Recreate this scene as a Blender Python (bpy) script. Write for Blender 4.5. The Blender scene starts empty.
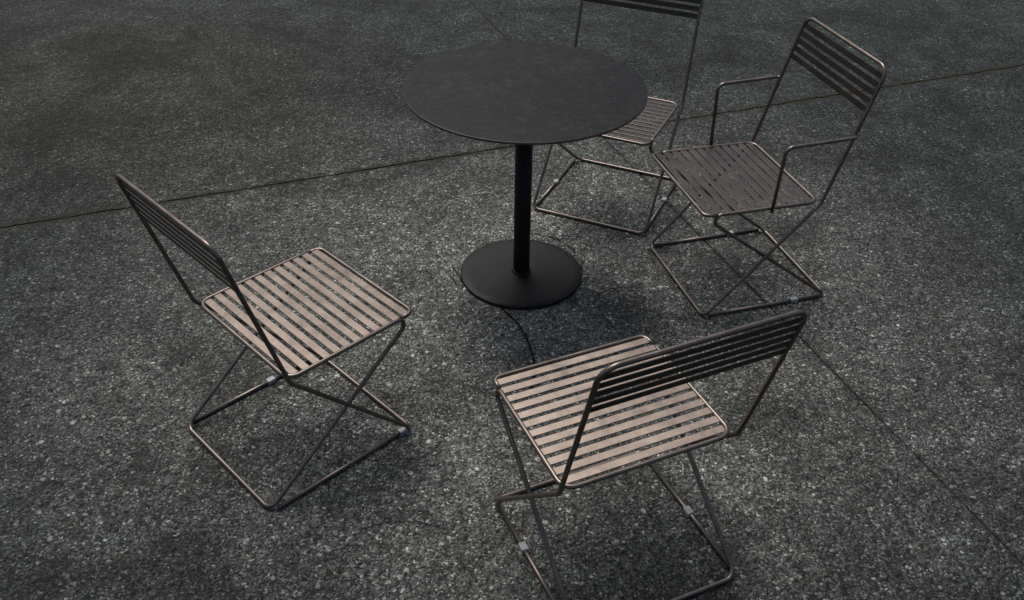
import bpy, bmesh, math, random
from mathutils import Vector, Matrix
random.seed(7)
# ---------------- camera solution ----------------
f,pitch,roll,H=958.2242,0.6300,0.0162,1.9908
sc=bpy.context.scene
cam=bpy.data.cameras.new("camera"); cam.lens=f/1024*36; cam.sensor_width=36; cam.clip_end=500; cam.clip_start=0.05
co=bpy.data.objects.new("camera",cam); sc.collection.objects.link(co)
co.matrix_world=Matrix.Translation((0,0,H))@Matrix.Rotation(math.pi/2-pitch,4,'X')@Matrix.Rotation(roll,4,'Z')
sc.camera=co
def gnd(u,v,z=0):
    c,s=math.cos(roll),math.sin(roll)
    U=u-512;V=v-300
    U,V=c*U+s*V,-s*U+c*V
    d=Vector((U/f, math.cos(pitch)-V/f*math.sin(pitch), -math.sin(pitch)-V/f*math.cos(pitch)))
    d*=((H-z)/-d.z)
    return Vector((d.x,d.y,z))
# ---------------- world / light ----------------
sun_el,sun_az=math.radians(63),math.radians(-28)   # azimuth measured from +Y toward +X
w=bpy.data.worlds.new("World"); sc.world=w; w.use_nodes=True
nt=w.node_tree; bg=nt.nodes['Background']
sky=nt.nodes.new('ShaderNodeTexSky'); sky.sky_type='NISHITA'; sky.sun_disc=False
sky.sun_elevation=sun_el; sky.sun_rotation=sun_az; sky.air_density=1.0; sky.dust_density=5.0; sky.ozone_density=.8
nt.links.new(sky.outputs[0],bg.inputs[0]); bg.inputs[1].default_value=0.088
sl=bpy.data.lights.new("sun",'SUN'); sl.energy=2.2; sl.angle=math.radians(24); sl.color=(1,.97,.92)
so=bpy.data.objects.new("sun",sl); sc.collection.objects.link(so)
sd=Vector((math.sin(sun_az)*math.cos(sun_el),math.cos(sun_az)*math.cos(sun_el),math.sin(sun_el)))
so.rotation_euler=sd.to_track_quat('Z','Y').to_euler(); so.location=sd*20
sc.view_settings.view_transform='Standard'; sc.view_settings.look='None'; sc.view_settings.exposure=0

# ---------------- node helpers ----------------
def newmat(n):
    m=bpy.data.materials.new(n); m.use_nodes=True
    t=m.node_tree; return m,t,t.nodes['Principled BSDF']
def N(t,typ,**k):
    n=t.nodes.new(typ)
    for a,b in k.items(): setattr(n,a,b)
    return n
def noise(t,co,scale,detail=4,rough=.55,dist=0,dim='3D'):
    n=N(t,'ShaderNodeTexNoise',noise_dimensions=dim); n.inputs['Scale'].default_value=scale; n.inputs['Detail'].default_value=detail
    n.inputs['Roughness'].default_value=rough; n.inputs['Distortion'].default_value=dist
    t.links.new(co,n.inputs['Vector']); return n.outputs['Fac']
def ramp(t,fac,stops,interp='LINEAR'):
    r=N(t,'ShaderNodeValToRGB'); cr=r.color_ramp; cr.interpolation=interp
    while len(cr.elements)<len(stops): cr.elements.new(.5)
    for e,(p,c) in zip(cr.elements,stops):
        e.position=p; e.color=(c,c,c,1) if not isinstance(c,tuple) else (*c,1)
    t.links.new(fac,r.inputs[0]); return r.outputs[0]
def mix(t,fac,a,b,mode='MIX'):
    m=N(t,'ShaderNodeMix',data_type='RGBA',blend_type=mode)
    for s,v in ((m.inputs[0],fac),(m.inputs[6],a),(m.inputs[7],b)):
        if hasattr(v,'is_output'): t.links.new(v,s)
        elif isinstance(v,tuple): s.default_value=(*v,1)
        else: s.default_value=v
    return m.outputs[2]
def mth(t,op,a,b=0.0,c=None):
    m=N(t,'ShaderNodeMath',operation=op)
    for i,v in enumerate((a,b,c)):
        if v is None: continue
        if hasattr(v,'is_output'): t.links.new(v,m.inputs[i])
        else: m.inputs[i].default_value=v
    return m.outputs[0]

# ---------------- ground ----------------
A,B,C,D=gnd(0,228),gnd(1024,65),gnd(450,0),gnd(1010,500)
e1=(B-A).normalized(); e2=Vector((-e1.y,e1.x,0))
d2=(D-C)
den=e1.x*d2.y-e1.y*d2.x
tt=((C.x-A.x)*d2.y-(C.y-A.y)*d2.x)/den
O=A+e1*tt
def ground_material():
    m,t,b=newmat("exposed_aggregate_concrete")
    tc=N(t,'ShaderNodeTexCoord').outputs['Object']
    wob=N(t,'ShaderNodeTexNoise',noise_dimensions='2D'); wob.inputs['Scale'].default_value=60; wob.inputs['Detail'].default_value=1; t.links.new(tc,wob.inputs['Vector'])
    vadd=N(t,'ShaderNodeVectorMath',operation='MULTIPLY_ADD'); t.links.new(wob.outputs['Color'],vadd.inputs[0])
    vadd.inputs[1].default_value=(.014,.014,.014); t.links.new(tc,vadd.inputs[2]); tw=vadd.outputs[0]
    def vor(scale,vec=tw):
        v=N(t,'ShaderNodeTexVoronoi',voronoi_dimensions='2D'); v.inputs['Scale'].default_value=scale; v.inputs['Randomness'].default_value=1
        t.links.new(vec,v.inputs['Vector']); s=N(t,'ShaderNodeSeparateColor'); t.links.new(v.outputs['Color'],s.inputs[0])
        return v.outputs['Distance'],s.outputs[0],s.outputs[1]
    d1,r1,g1=vor(95); d2_,r2,g2=vor(205); d3,r3,g3=vor(48)
    stone=ramp(t,r1,[(0,(.036,.038,.037)),(.22,(.072,.076,.073)),(.45,(.115,.121,.113)),(.66,(.178,.183,.168)),(.80,(.145,.125,.098)),(.89,(.26,.265,.24)),(.962,(.46,.465,.43))],'CONSTANT')
    fine=ramp(t,r2,[(0,(.032,.034,.033)),(.35,(.074,.078,.074)),(.62,(.132,.137,.127)),(.88,(.23,.234,.215)),(.967,(.43,.435,.40))],'CONSTANT')
    edge=ramp(t,d1,[(.22,0.0),(.42,1.0)])
    col=mix(t,edge,stone,fine)
    big=mth(t,'MULTIPLY',mth(t,'GREATER_THAN',r3,.935),mth(t,'LESS_THAN',d3,.28))
    bigc=ramp(t,g3,[(0,(.40,.405,.37)),(.35,(.025,.027,.028)),(.75,(.20,.17,.135))],'CONSTANT')
    col=mix(t,big,col,bigc)
    n0=noise(t,tc,.6,3,.6,dim='2D'); n1=noise(t,tc,4.5,5,.7,dim='2D'); n2=noise(t,tc,26,3,.6,dim='2D')
    n3=noise(t,tc,1.7,4,.6,.6,dim='2D')
    col=mix(t,1.0,col,ramp(t,n3,[(.34,.64),(.5,1.0),(.68,1.18)]),'MULTIPLY')
    col=mix(t,1.0,col,ramp(t,n1,[(.3,.64),(.7,1.36)]),'MULTIPLY')
    col=mix(t,1.0,col,ramp(t,n2,[(.3,.68),(.7,1.3)]),'MULTIPLY')
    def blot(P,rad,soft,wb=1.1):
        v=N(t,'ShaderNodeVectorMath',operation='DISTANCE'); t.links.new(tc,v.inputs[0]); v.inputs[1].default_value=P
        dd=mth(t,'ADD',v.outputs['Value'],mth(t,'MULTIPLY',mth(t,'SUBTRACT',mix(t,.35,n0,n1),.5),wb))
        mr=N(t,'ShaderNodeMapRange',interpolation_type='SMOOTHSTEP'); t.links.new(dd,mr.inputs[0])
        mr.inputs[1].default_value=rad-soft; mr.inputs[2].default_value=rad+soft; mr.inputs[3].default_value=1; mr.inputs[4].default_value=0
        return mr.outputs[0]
    # lens vignette put into the colour: lighter around the table, darker away from it
    vignette=blot(gnd(540,310),1.10,1.15,.9)
    col=mix(t,vignette,mix(t,1.0,col,(.31,.35,.365),'MULTIPLY'),mix(t,1.0,col,(1.24,1.24,1.20),'MULTIPLY'))
    s1=blot(gnd(130,90),1.0,.8)
    col=mix(t,mth(t,'MULTIPLY',s1,.8),col,mix(t,1.0,col,(1.02,.96,.72),'MULTIPLY'))
    def line(dirv,wd):
        nrm=Vector((-dirv.y,dirv.x,0))
        v=N(t,'ShaderNodeVectorMath',operation='DOT_PRODUCT'); t.links.new(tc,v.inputs[0]); v.inputs[1].default_value=nrm
        dd=mth(t,'ABSOLUTE',mth(t,'SUBTRACT',v.outputs['Value'],nrm.dot(O)))
        dd=mth(t,'ADD',dd,mth(t,'MULTIPLY',mth(t,'SUBTRACT',n2,.5),wd*1.6))
        mr=N(t,'ShaderNodeMapRange',interpolation_type='SMOOTHSTEP'); t.links.new(dd,mr.inputs[0])
        mr.inputs[1].default_value=0; mr.inputs[2].default_value=wd; mr.inputs[3].default_value=1; mr.inputs[4].default_value=0
        return mr.outputs[0]
    col=mix(t,mth(t,'MULTIPLY',line(e1,.042),.88),col,(.026,.023,.012))
    col=mix(t,mth(t,'MULTIPLY',line(e2,.020),.65),col,(.022,.023,.021))
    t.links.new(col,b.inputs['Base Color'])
    b.inputs['Roughness'].default_value=.78; b.inputs['Specular IOR Level'].default_value=.2
    h=mth(t,'ADD',mth(t,'MULTIPLY',mth(t,'SUBTRACT',1.0,d1),mth(t,'ADD',.4,g1)),mth(t,'MULTIPLY',mth(t,'SUBTRACT',1.0,d2_),.5))
    bp=N(t,'ShaderNodeBump'); bp.inputs['Strength'].default_value=1.0; bp.inputs['Distance'].default_value=.005
    t.links.new(h,bp.inputs['Height']); t.links.new(bp.outputs[0],b.inputs['Normal'])
    return m
def dirt_material(c1,c2):
    m,t,b=newmat("joint_dirt")
    tc=N(t,'ShaderNodeTexCoord').outputs['Object']
    t.links.new(ramp(t,noise(t,tc,40,4,.7,dim='2D'),[(.35,c1),(.65,c2)]),b.inputs['Base Color']); b.inputs['Roughness'].default_value=.95
    return m
gm=ground_material(); dm=dirt_material((.014,.013,.009),(.060,.053,.029))
bm=bmesh.new()
g1,g2=.0048,.0020   # half widths of joints
def steps(g):
    base=[-120,-40,-15]
    v=-8.0
    inner=[]
    while v<-.05: inner.append(v); v+=.05
    L=base+inner+[-g,g]+[-x for x in reversed(inner)]+[-x for x in reversed(base)]
    return L
S=steps(g2); T=steps(g1)
vs={}
for i,s in enumerate(S):
    for j,q in enumerate(T):
        ss,qq=s,q
        if abs(s)==g2 and abs(q)<8: ss=s*random.uniform(.3,1.7)
        if abs(q)==g1 and abs(s)<8: qq=q*random.uniform(.3,1.8)
        vs[i,j]=bm.verts.new(O+e1*ss+e2*qq)
si=S.index(-g2); tj=T.index(-g1)
lowc={}
def low(i,j):
    if (i,j) not in lowc:
        v=vs[i,j]; lowc[i,j]=bm.verts.new(v.co+Vector((0,0,-.0045)))
    return lowc[i,j]
for i in range(len(S)-1):
    for j in range(len(T)-1):
        k=[(i,j),(i+1,j),(i+1,j+1),(i,j+1)]
        if i==si or j==tj:
            fc=bm.faces.new([low(*a) for a in k]); fc.material_index=1
        else:
            fc=bm.faces.new([vs[a] for a in k]); fc.material_index=0
for (i,j) in list(lowc):
    for di,dj in ((1,0),(0,1)):
        n=(i+di,j+dj)
        if n in lowc:
            if (dj==1 and i in (si,si+1) and j!=tj) or (di==1 and j in (tj,tj+1) and i!=si):
                fc=bm.faces.new([vs[i,j],vs[n],lowc[n],lowc[i,j]]); fc.material_index=1
me=bpy.data.meshes.new("ground"); bmesh.ops.recalc_face_normals(bm,faces=bm.faces); bm.to_mesh(me); bm.free()
me.materials.append(gm); me.materials.append(dm)
go=bpy.data.objects.new("ground",me); sc.collection.objects.link(go)

# ---------------- mesh helpers ----------------
def fillet(pts,rads,closed=False,n=8):
    out=[];L=len(pts)
    for i,p in enumerate(pts):
        p=Vector(p); r=rads[i]
        if (not closed and i in (0,L-1)) or r<=0: out.append(p); continue
        a=Vector(pts[i-1]); c=Vector(pts[(i+1)%L])
        u=(a-p); v=(c-p); lu,lv=u.length,v.length; u.normalize(); v.normalize()
        ang=u.angle(v); tl=min(r/math.tan(ang/2),lu*.49,lv*.49); rr=tl*math.tan(ang/2)
        bis=(u+v).normalized(); cen=p+bis*(rr/math.sin(ang/2))
        s=p+u*tl-cen; e=p+v*tl-cen; th=s.angle(e); ax=s.cross(e).normalized()
        for k in range(n+1): out.append(cen+Matrix.Rotation(th*k/n,3,ax)@s)
    return out
def tube(bm,pts,r,closed=False,seg=12):
    n=len(pts); rings=[]
    tan=[]
    for i in range(n):
        if closed: tv=(pts[(i+1)%n]-pts[i-1])
        else: tv=pts[min(i+1,n-1)]-pts[max(i-1,0)]
        tan.append(tv.normalized())
    nr=tan[0].orthogonal().normalized()
    for i in range(n):
        if i: 
            nr=tan[i-1].rotation_difference(tan[i])@nr
        nr=(nr-tan[i]*nr.dot(tan[i])).normalized(); bn=tan[i].cross(nr)
        rings.append([bm.verts.new(pts[i]+(nr*math.cos(2*math.pi*k/seg)+bn*math.sin(2*math.pi*k/seg))*r) for k in range(seg)])
    m=n if closed else n-1
    for i in range(m):
        a=rings[i]; b=rings[(i+1)%n]; off=0
        if closed and i==n-1:
            off=min(range(seg),key=lambda o:(b[o].co-a[0].co).length)
        for k in range(seg):
            fc=bm.faces.new([a[k],a[(k+1)%seg],b[(k+1+off)%seg],b[(k+off)%seg]]); fc.smooth=True
    if not closed:
        bm.faces.new(list(reversed(rings[0]))); bm.faces.new(rings[-1])
def slab(bm,c,ex,ey,ez,hx,hy,hz,bev=.0012):
    vs=[]
    for x in (-1,1):
        for y in (-1,1):
            for z in (-1,1): vs.append(bm.verts.new(c+ex*hx*x+ey*hy*y+ez*hz*z))
    fs=[(0,1,3,2),(4,6,7,5),(0,4,5,1),(2,3,7,6),(0,2,6,4),(1,5,7,3)]
    F=[bm.faces.new([vs[a] for a in q]) for q in fs]
    es=list({e for q in F for e in q.edges})
    bmesh.ops.bevel(bm,geom=es,offset=bev,segments=2,affect='EDGES',profile=.5)
def finish(bm,name,mats,parent=None):
    bmesh.ops.recalc_face_normals(bm,faces=bm.faces)
    me=bpy.data.meshes.new(name); bm.to_mesh(me); bm.free()
    for m in mats: me.materials.append(m)
    o=bpy.data.objects.new(name,me); sc.collection.objects.link(o)
    if parent: o.parent=parent
    return o
def metal(name,col,rough,metallic=.6,wear=(.12,.11,.10)):
    m,t,b=newmat(name)
    tc=N(t,'ShaderNodeTexCoord').outputs['Object']
    n=noise(t,tc,14,4,.7); n2=noise(t,tc,150,2,.6)
    c=mix(t,1.0,col,ramp(t,n,[(.3,.75),(.7,1.15)]),'MULTIPLY')
    c=mix(t,ramp(t,n2,[(.62,0.0),(.74,.5)]),c,wear)
    t.links.new(c,b.inputs['Base Color']); b.inputs['Metallic'].default_value=metallic
    rr=ramp(t,n,[(.3,max(rough-.05,.05)),(.7,rough+.08)]); t.links.new(rr,b.inputs['Roughness'])
    return m
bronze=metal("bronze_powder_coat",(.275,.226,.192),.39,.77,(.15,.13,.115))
bronze_md=metal("bronze_powder_coat_medium",(.192,.158,.137),.37,.8,(.10,.087,.076))  # medium tone for the left chair's seat slats
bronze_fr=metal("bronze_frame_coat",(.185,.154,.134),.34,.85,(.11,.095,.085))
bronze_dk=metal("bronze_dull_reflection",(.098,.085,.076),.37,.8,(.06,.052,.047))  # same bronze; duller sky reflection of the two far seats put into the colour
back_dk=metal("bronze_shaded_back",(.06,.051,.045),.36,.8,(.04,.035,.03))  # same bronze; shade on the upright backs painted in as a darker colour
plastic,t,b=newmat("grey_glide_plastic")
tc=N(t,'ShaderNodeTexCoord').outputs['Object']
t.links.new(ramp(t,noise(t,tc,60,4),[(.3,(.19,.21,.21)),(.7,(.36,.38,.38))]),b.inputs['Base Color']); b.inputs['Roughness'].default_value=.55

# ---------------- chairs ----------------
W,DEP,ZF,ZB,WB,ZT,BT,XF,XB=.2278,.4071,.4081,.4015,.2304,.8573,.1315,.3632,-.1146
RR=.0062
def chair(name,x,y,a,seatmat,frmat,backmat,glides,arms=False):
    e=bpy.data.objects.new(name,None); e.empty_display_size=.2; sc.collection.objects.link(e)
    V=Vector
    wi=W-.004; z0=RR+.001
    A=[V((XB,-wi,z0)),V((DEP+.006,-wi,ZF)),V((0,-wi,ZB)),V((0,wi,ZB)),V((DEP+.006,wi,ZF)),V((XB,wi,z0))]
    bm=bmesh.new()
    tube(bm,fillet(A,[.03,.022,.035,.035,.022,.03],True),RR,True)
    fr=[V((DEP-.045,-wi+.002,ZF-.001)),V((DEP-.002,-wi+.004,ZF-.001)),V((DEP-.002,wi-.004,ZF-.001)),V((DEP-.045,wi-.002,ZF-.001))]
    tube(bm,fillet(fr,[0,.025,.025,0]),RR*.95)
    finish(bm,"seat_frame",[frmat],e)
    wo=W+.009
    Bp=[V((XF,-wo,z0)),V((-.004,-wo,ZB)),V((-BT,-wo,ZT)),V((-BT,wo,ZT)),V((-.004,wo,ZB)),V((XF,wo,z0))]
    bm=bmesh.new()
    tube(bm,fillet(Bp,[.03,.05,.04,.04,.05,.03],True),RR,True)
    finish(bm,"back_frame",[frmat],e)
    bm=bmesh.new()
    for s in (-1,1):
        tube(bm,[V((XF-.02,s*(wo-.006),z0)),V((XB+.02,s*(wi+.006),z0))],RR*.95)
    finish(bm,"floor_runners",[frmat],e)
    bm=bmesh.new(); n=12
    ex=V((DEP,0,ZF-ZB)).normalized(); ez=V((-ex.z,0,ex.x)); ey=V((0,1,0))
    for i in range(n):
        fx=.024+(DEP-.024-.025)*i/(n-1)
        c=V((fx,0,ZB+(ZF-ZB)*fx/DEP+.0012+random.uniform(-.0004,.0004)))
        tl=random.uniform(-.012,.012); ex2=(ex+ez*tl).normalized(); ez2=(ez-ex*tl).normalized()
        slab(bm,c,ex2,ey,ez2,.0110,wi-.0035-(.004 if i in(0,n-1) else 0),.0016)
    finish(bm,"seat_slats",[seatmat],e)
    bm=bmesh.new(); top=V((-BT,0,ZT)); bot=V((-.004,0,ZB)); ax=(top-bot).normalized(); nn=V((ax.z,0,-ax.x))
    Lp=(top-bot).length
    for i in range(5):
        c=bot+ax*(Lp-.030-i*.0272)
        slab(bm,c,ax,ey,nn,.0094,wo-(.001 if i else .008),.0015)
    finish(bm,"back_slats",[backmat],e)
    bm=bmesh.new()
    for s,frn in glides:
        p=V((XF+(XB-XF)*frn,s*(W+.002),z0+.001))
        slab(bm,p,V((1,0,0)),V((0,1,0)),V((0,0,1)),.014,.0100,.0085,.003)
    finish(bm,"glides",[plastic],e)
    if arms:
        bm=bmesh.new()
        for s in (-1,1):
            za=.634; k=(za-ZB)/(ZT-ZB); fx=.175 if s>0 else .165
            P=[V((fx,s*(wi+.012),ZB-.004)),V((fx,s*(wo+.012),za)),V((-BT*k-.002,s*(wo+.012),za+.004)),V((-BT*k-.004,s*wo,za+.004))]
            tube(bm,fillet(P,[0,.025,.008,0]),RR)
        finish(bm,"armrests",[frmat],e)
    e.location=(x,y,0); e.rotation_euler=(0,0,a)
    return e
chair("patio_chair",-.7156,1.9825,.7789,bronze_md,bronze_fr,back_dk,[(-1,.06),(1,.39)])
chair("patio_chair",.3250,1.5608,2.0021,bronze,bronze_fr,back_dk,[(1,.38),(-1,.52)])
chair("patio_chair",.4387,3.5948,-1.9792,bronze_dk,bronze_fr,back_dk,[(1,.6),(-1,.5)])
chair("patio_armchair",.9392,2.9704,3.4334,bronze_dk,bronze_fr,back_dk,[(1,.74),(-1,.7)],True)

# ---------------- table ----------------
te=bpy.data.objects.new("round_pedestal_table",None); sc.collection.objects.link(te)
def lathe(prof,name,mats,seg=128,smooth=True,idx=None):
    bm=bmesh.new(); rings=[]
    for r,z in prof:
        if r<1e-6: rings.append([bm.verts.new((0,0,z))])
        else: rings.append([bm.verts.new((r*math.cos(2*math.pi*k/seg),r*math.sin(2*math.pi*k/seg),z)) for k in range(seg)])
    for i in range(len(rings)-1):
        a,b2=rings[i],rings[i+1]
        for k in range(seg):
            k2=(k+1)%seg
            if len(a)==1: fc=bm.faces.new([a[0],b2[k],b2[k2]])
            elif len(b2)==1: fc=bm.faces.new([a[k],b2[0],a[k2]])
            else: fc=bm.faces.new([a[k],b2[k],b2[k2],a[k2]])
            fc.smooth=smooth
            if idx: fc.material_index=idx[i]
    return finish(bm,name,mats,te)
tt_m,t,b=newmat("weathered_black_tabletop")
tc=N(t,'ShaderNodeTexCoord').outputs['Object']
n=noise(t,tc,6,6,.72,1.2); n2=noise(t,tc,30,4,.7)
c=mix(t,1.0,ramp(t,n,[(.36,(.003,.0034,.0035)),(.50,(.008,.0088,.009)),(.64,(.023,.0243,.0238))]),ramp(t,n2,[(.3,.5),(.7,1.5)]),'MULTIPLY')
c=mix(t,ramp(t,noise(t,tc,75,2,.6),[(.62,0.0),(.70,.45)]),c,(.055,.057,.054))
mp=N(t,'ShaderNodeMapping'); mp.inputs['Scale'].default_value=(3,60,1); mp.inputs['Rotation'].default_value=(0,0,.6); t.links.new(tc,mp.inputs[0])
c=mix(t,ramp(t,noise(t,mp.outputs[0],2.5,3,.6),[(.60,0.0),(.68,.3)]),c,(.05,.052,.05))
t.links.new(c,b.inputs['Base Color']); t.links.new(ramp(t,n,[(.35,.42),(.65,.74)]),b.inputs['Roughness'])
b.inputs['Specular IOR Level'].default_value=.16
rim=metal("worn_table_rim",(.10,.08,.065),.45,.5,(.2,.17,.14))
blk=metal("black_pedestal_coat",(.0045,.0048,.005),.5,.0,(.016,.016,.016)); blk.node_tree.nodes['Principled BSDF'].inputs['Specular IOR Level'].default_value=.25
R,rb=.3929,.2220
lathe([(0,.73),(R-.006,.73),(R-.002,.7294),(R,.7275),(R,.722),(R-.003,.720),(R-.02,.720),(.06,.720),(0,.720)],"tabletop",[tt_m,rim],idx=[0,0,1,1,1,0,0,0])
lathe([(.0,.719),(.13,.719),(.13,.712),(.034,.705),(.034,.70)],"mounting_plate",[blk],64,False)
lathe([(.0,.71),(.0295,.71),(.0295,.012)],"column",[blk],48)
lathe([(.029,.024),(.032,.024),(.034,.021),(.036,.016)],"column_collar",[blk],48)
lathe([(0,.016),(.05,.016),(rb-.03,.0125),(rb-.004,.0115),(rb,.009),(rb,.0),(0,.0005)],"base_plate",[blk])
te.location=(.0319,2.8945,0)

# ---------------- cable, cracks, twigs ----------------
crm,t,b=newmat("dark_crack"); b.inputs['Base Color'].default_value=(.010,.010,.009,1); b.inputs['Roughness'].default_value=1
def crack(pix,wd):
    pts=[gnd(*p,.0012) for p in pix]; fine=[]
    for i in range(len(pts)-1):
        for k in range(8):
            q=pts[i].lerp(pts[i+1],k/8); fine.append(q+Vector((random.uniform(-1,1),random.uniform(-1,1),0))*.0025)
    fine.append(pts[-1]); bm=bmesh.new(); prev=None
    for i,q in enumerate(fine):
        d=(fine[min(i+1,len(fine)-1)]-fine[max(i-1,0)]).normalized(); nn=Vector((-d.y,d.x,0))*wd*random.uniform(.4,1)*(.3+math.sin(math.pi*min(max(i/len(fine),.05),.95)))
        cur=(bm.verts.new(q+nn),bm.verts.new(q-nn))
        if prev: bm.faces.new([prev[0],prev[1],cur[1],cur[0]])
        prev=cur
    finish(bm,"ground_crack",[crm])
crack([(594,303),(606,318),(618,332)],.0019)
crack([(350,532),(385,522),(420,521),(448,530)],.0017)
cbm=metal("black_cable_rubber",(.004,.004,.004),.8,0,(.008,.008,.008)); cbm.node_tree.nodes['Principled BSDF'].inputs['Specular IOR Level'].default_value=.1
P=[gnd(u,v,.0030) for u,v in [(488,296),(505,311),(518,324),(526,337),(531,350),(534,364),(533,380),(528,396)]]
sm=[]
for i in range(len(P)-1):
    p0,p1,p2,p3=P[max(i-1,0)],P[i],P[i+1],P[min(i+2,len(P)-1)]
    for k in range(8):
        q=k/8; sm.append(.5*((2*p1)+(p2-p0)*q+(2*p0-5*p1+4*p2-p3)*q*q+(3*p1-p0-3*p2+p3)*q**3))
sm.append(P[-1]); bm=bmesh.new(); tube(bm,sm,.0029,seg=8); finish(bm,"thin_cable",[cbm])
twm=metal("twig_bark",(.03,.026,.02),.9,0)
bm=bmesh.new()
for (u,v,u2,v2) in [(452,266,462,282),(566,244,575,252),(548,236,560,240),(573,262,582,268),(456,284,450,276)]:
    a_,b_=gnd(u,v,.003),gnd(u2,v2,.004); mid=a_.lerp(b_,.5)+Vector((.006,-.004,.004))
    tube(bm,[a_,mid,b_],.0020,seg=6)
finish(bm,"fallen_twigs",[twm])
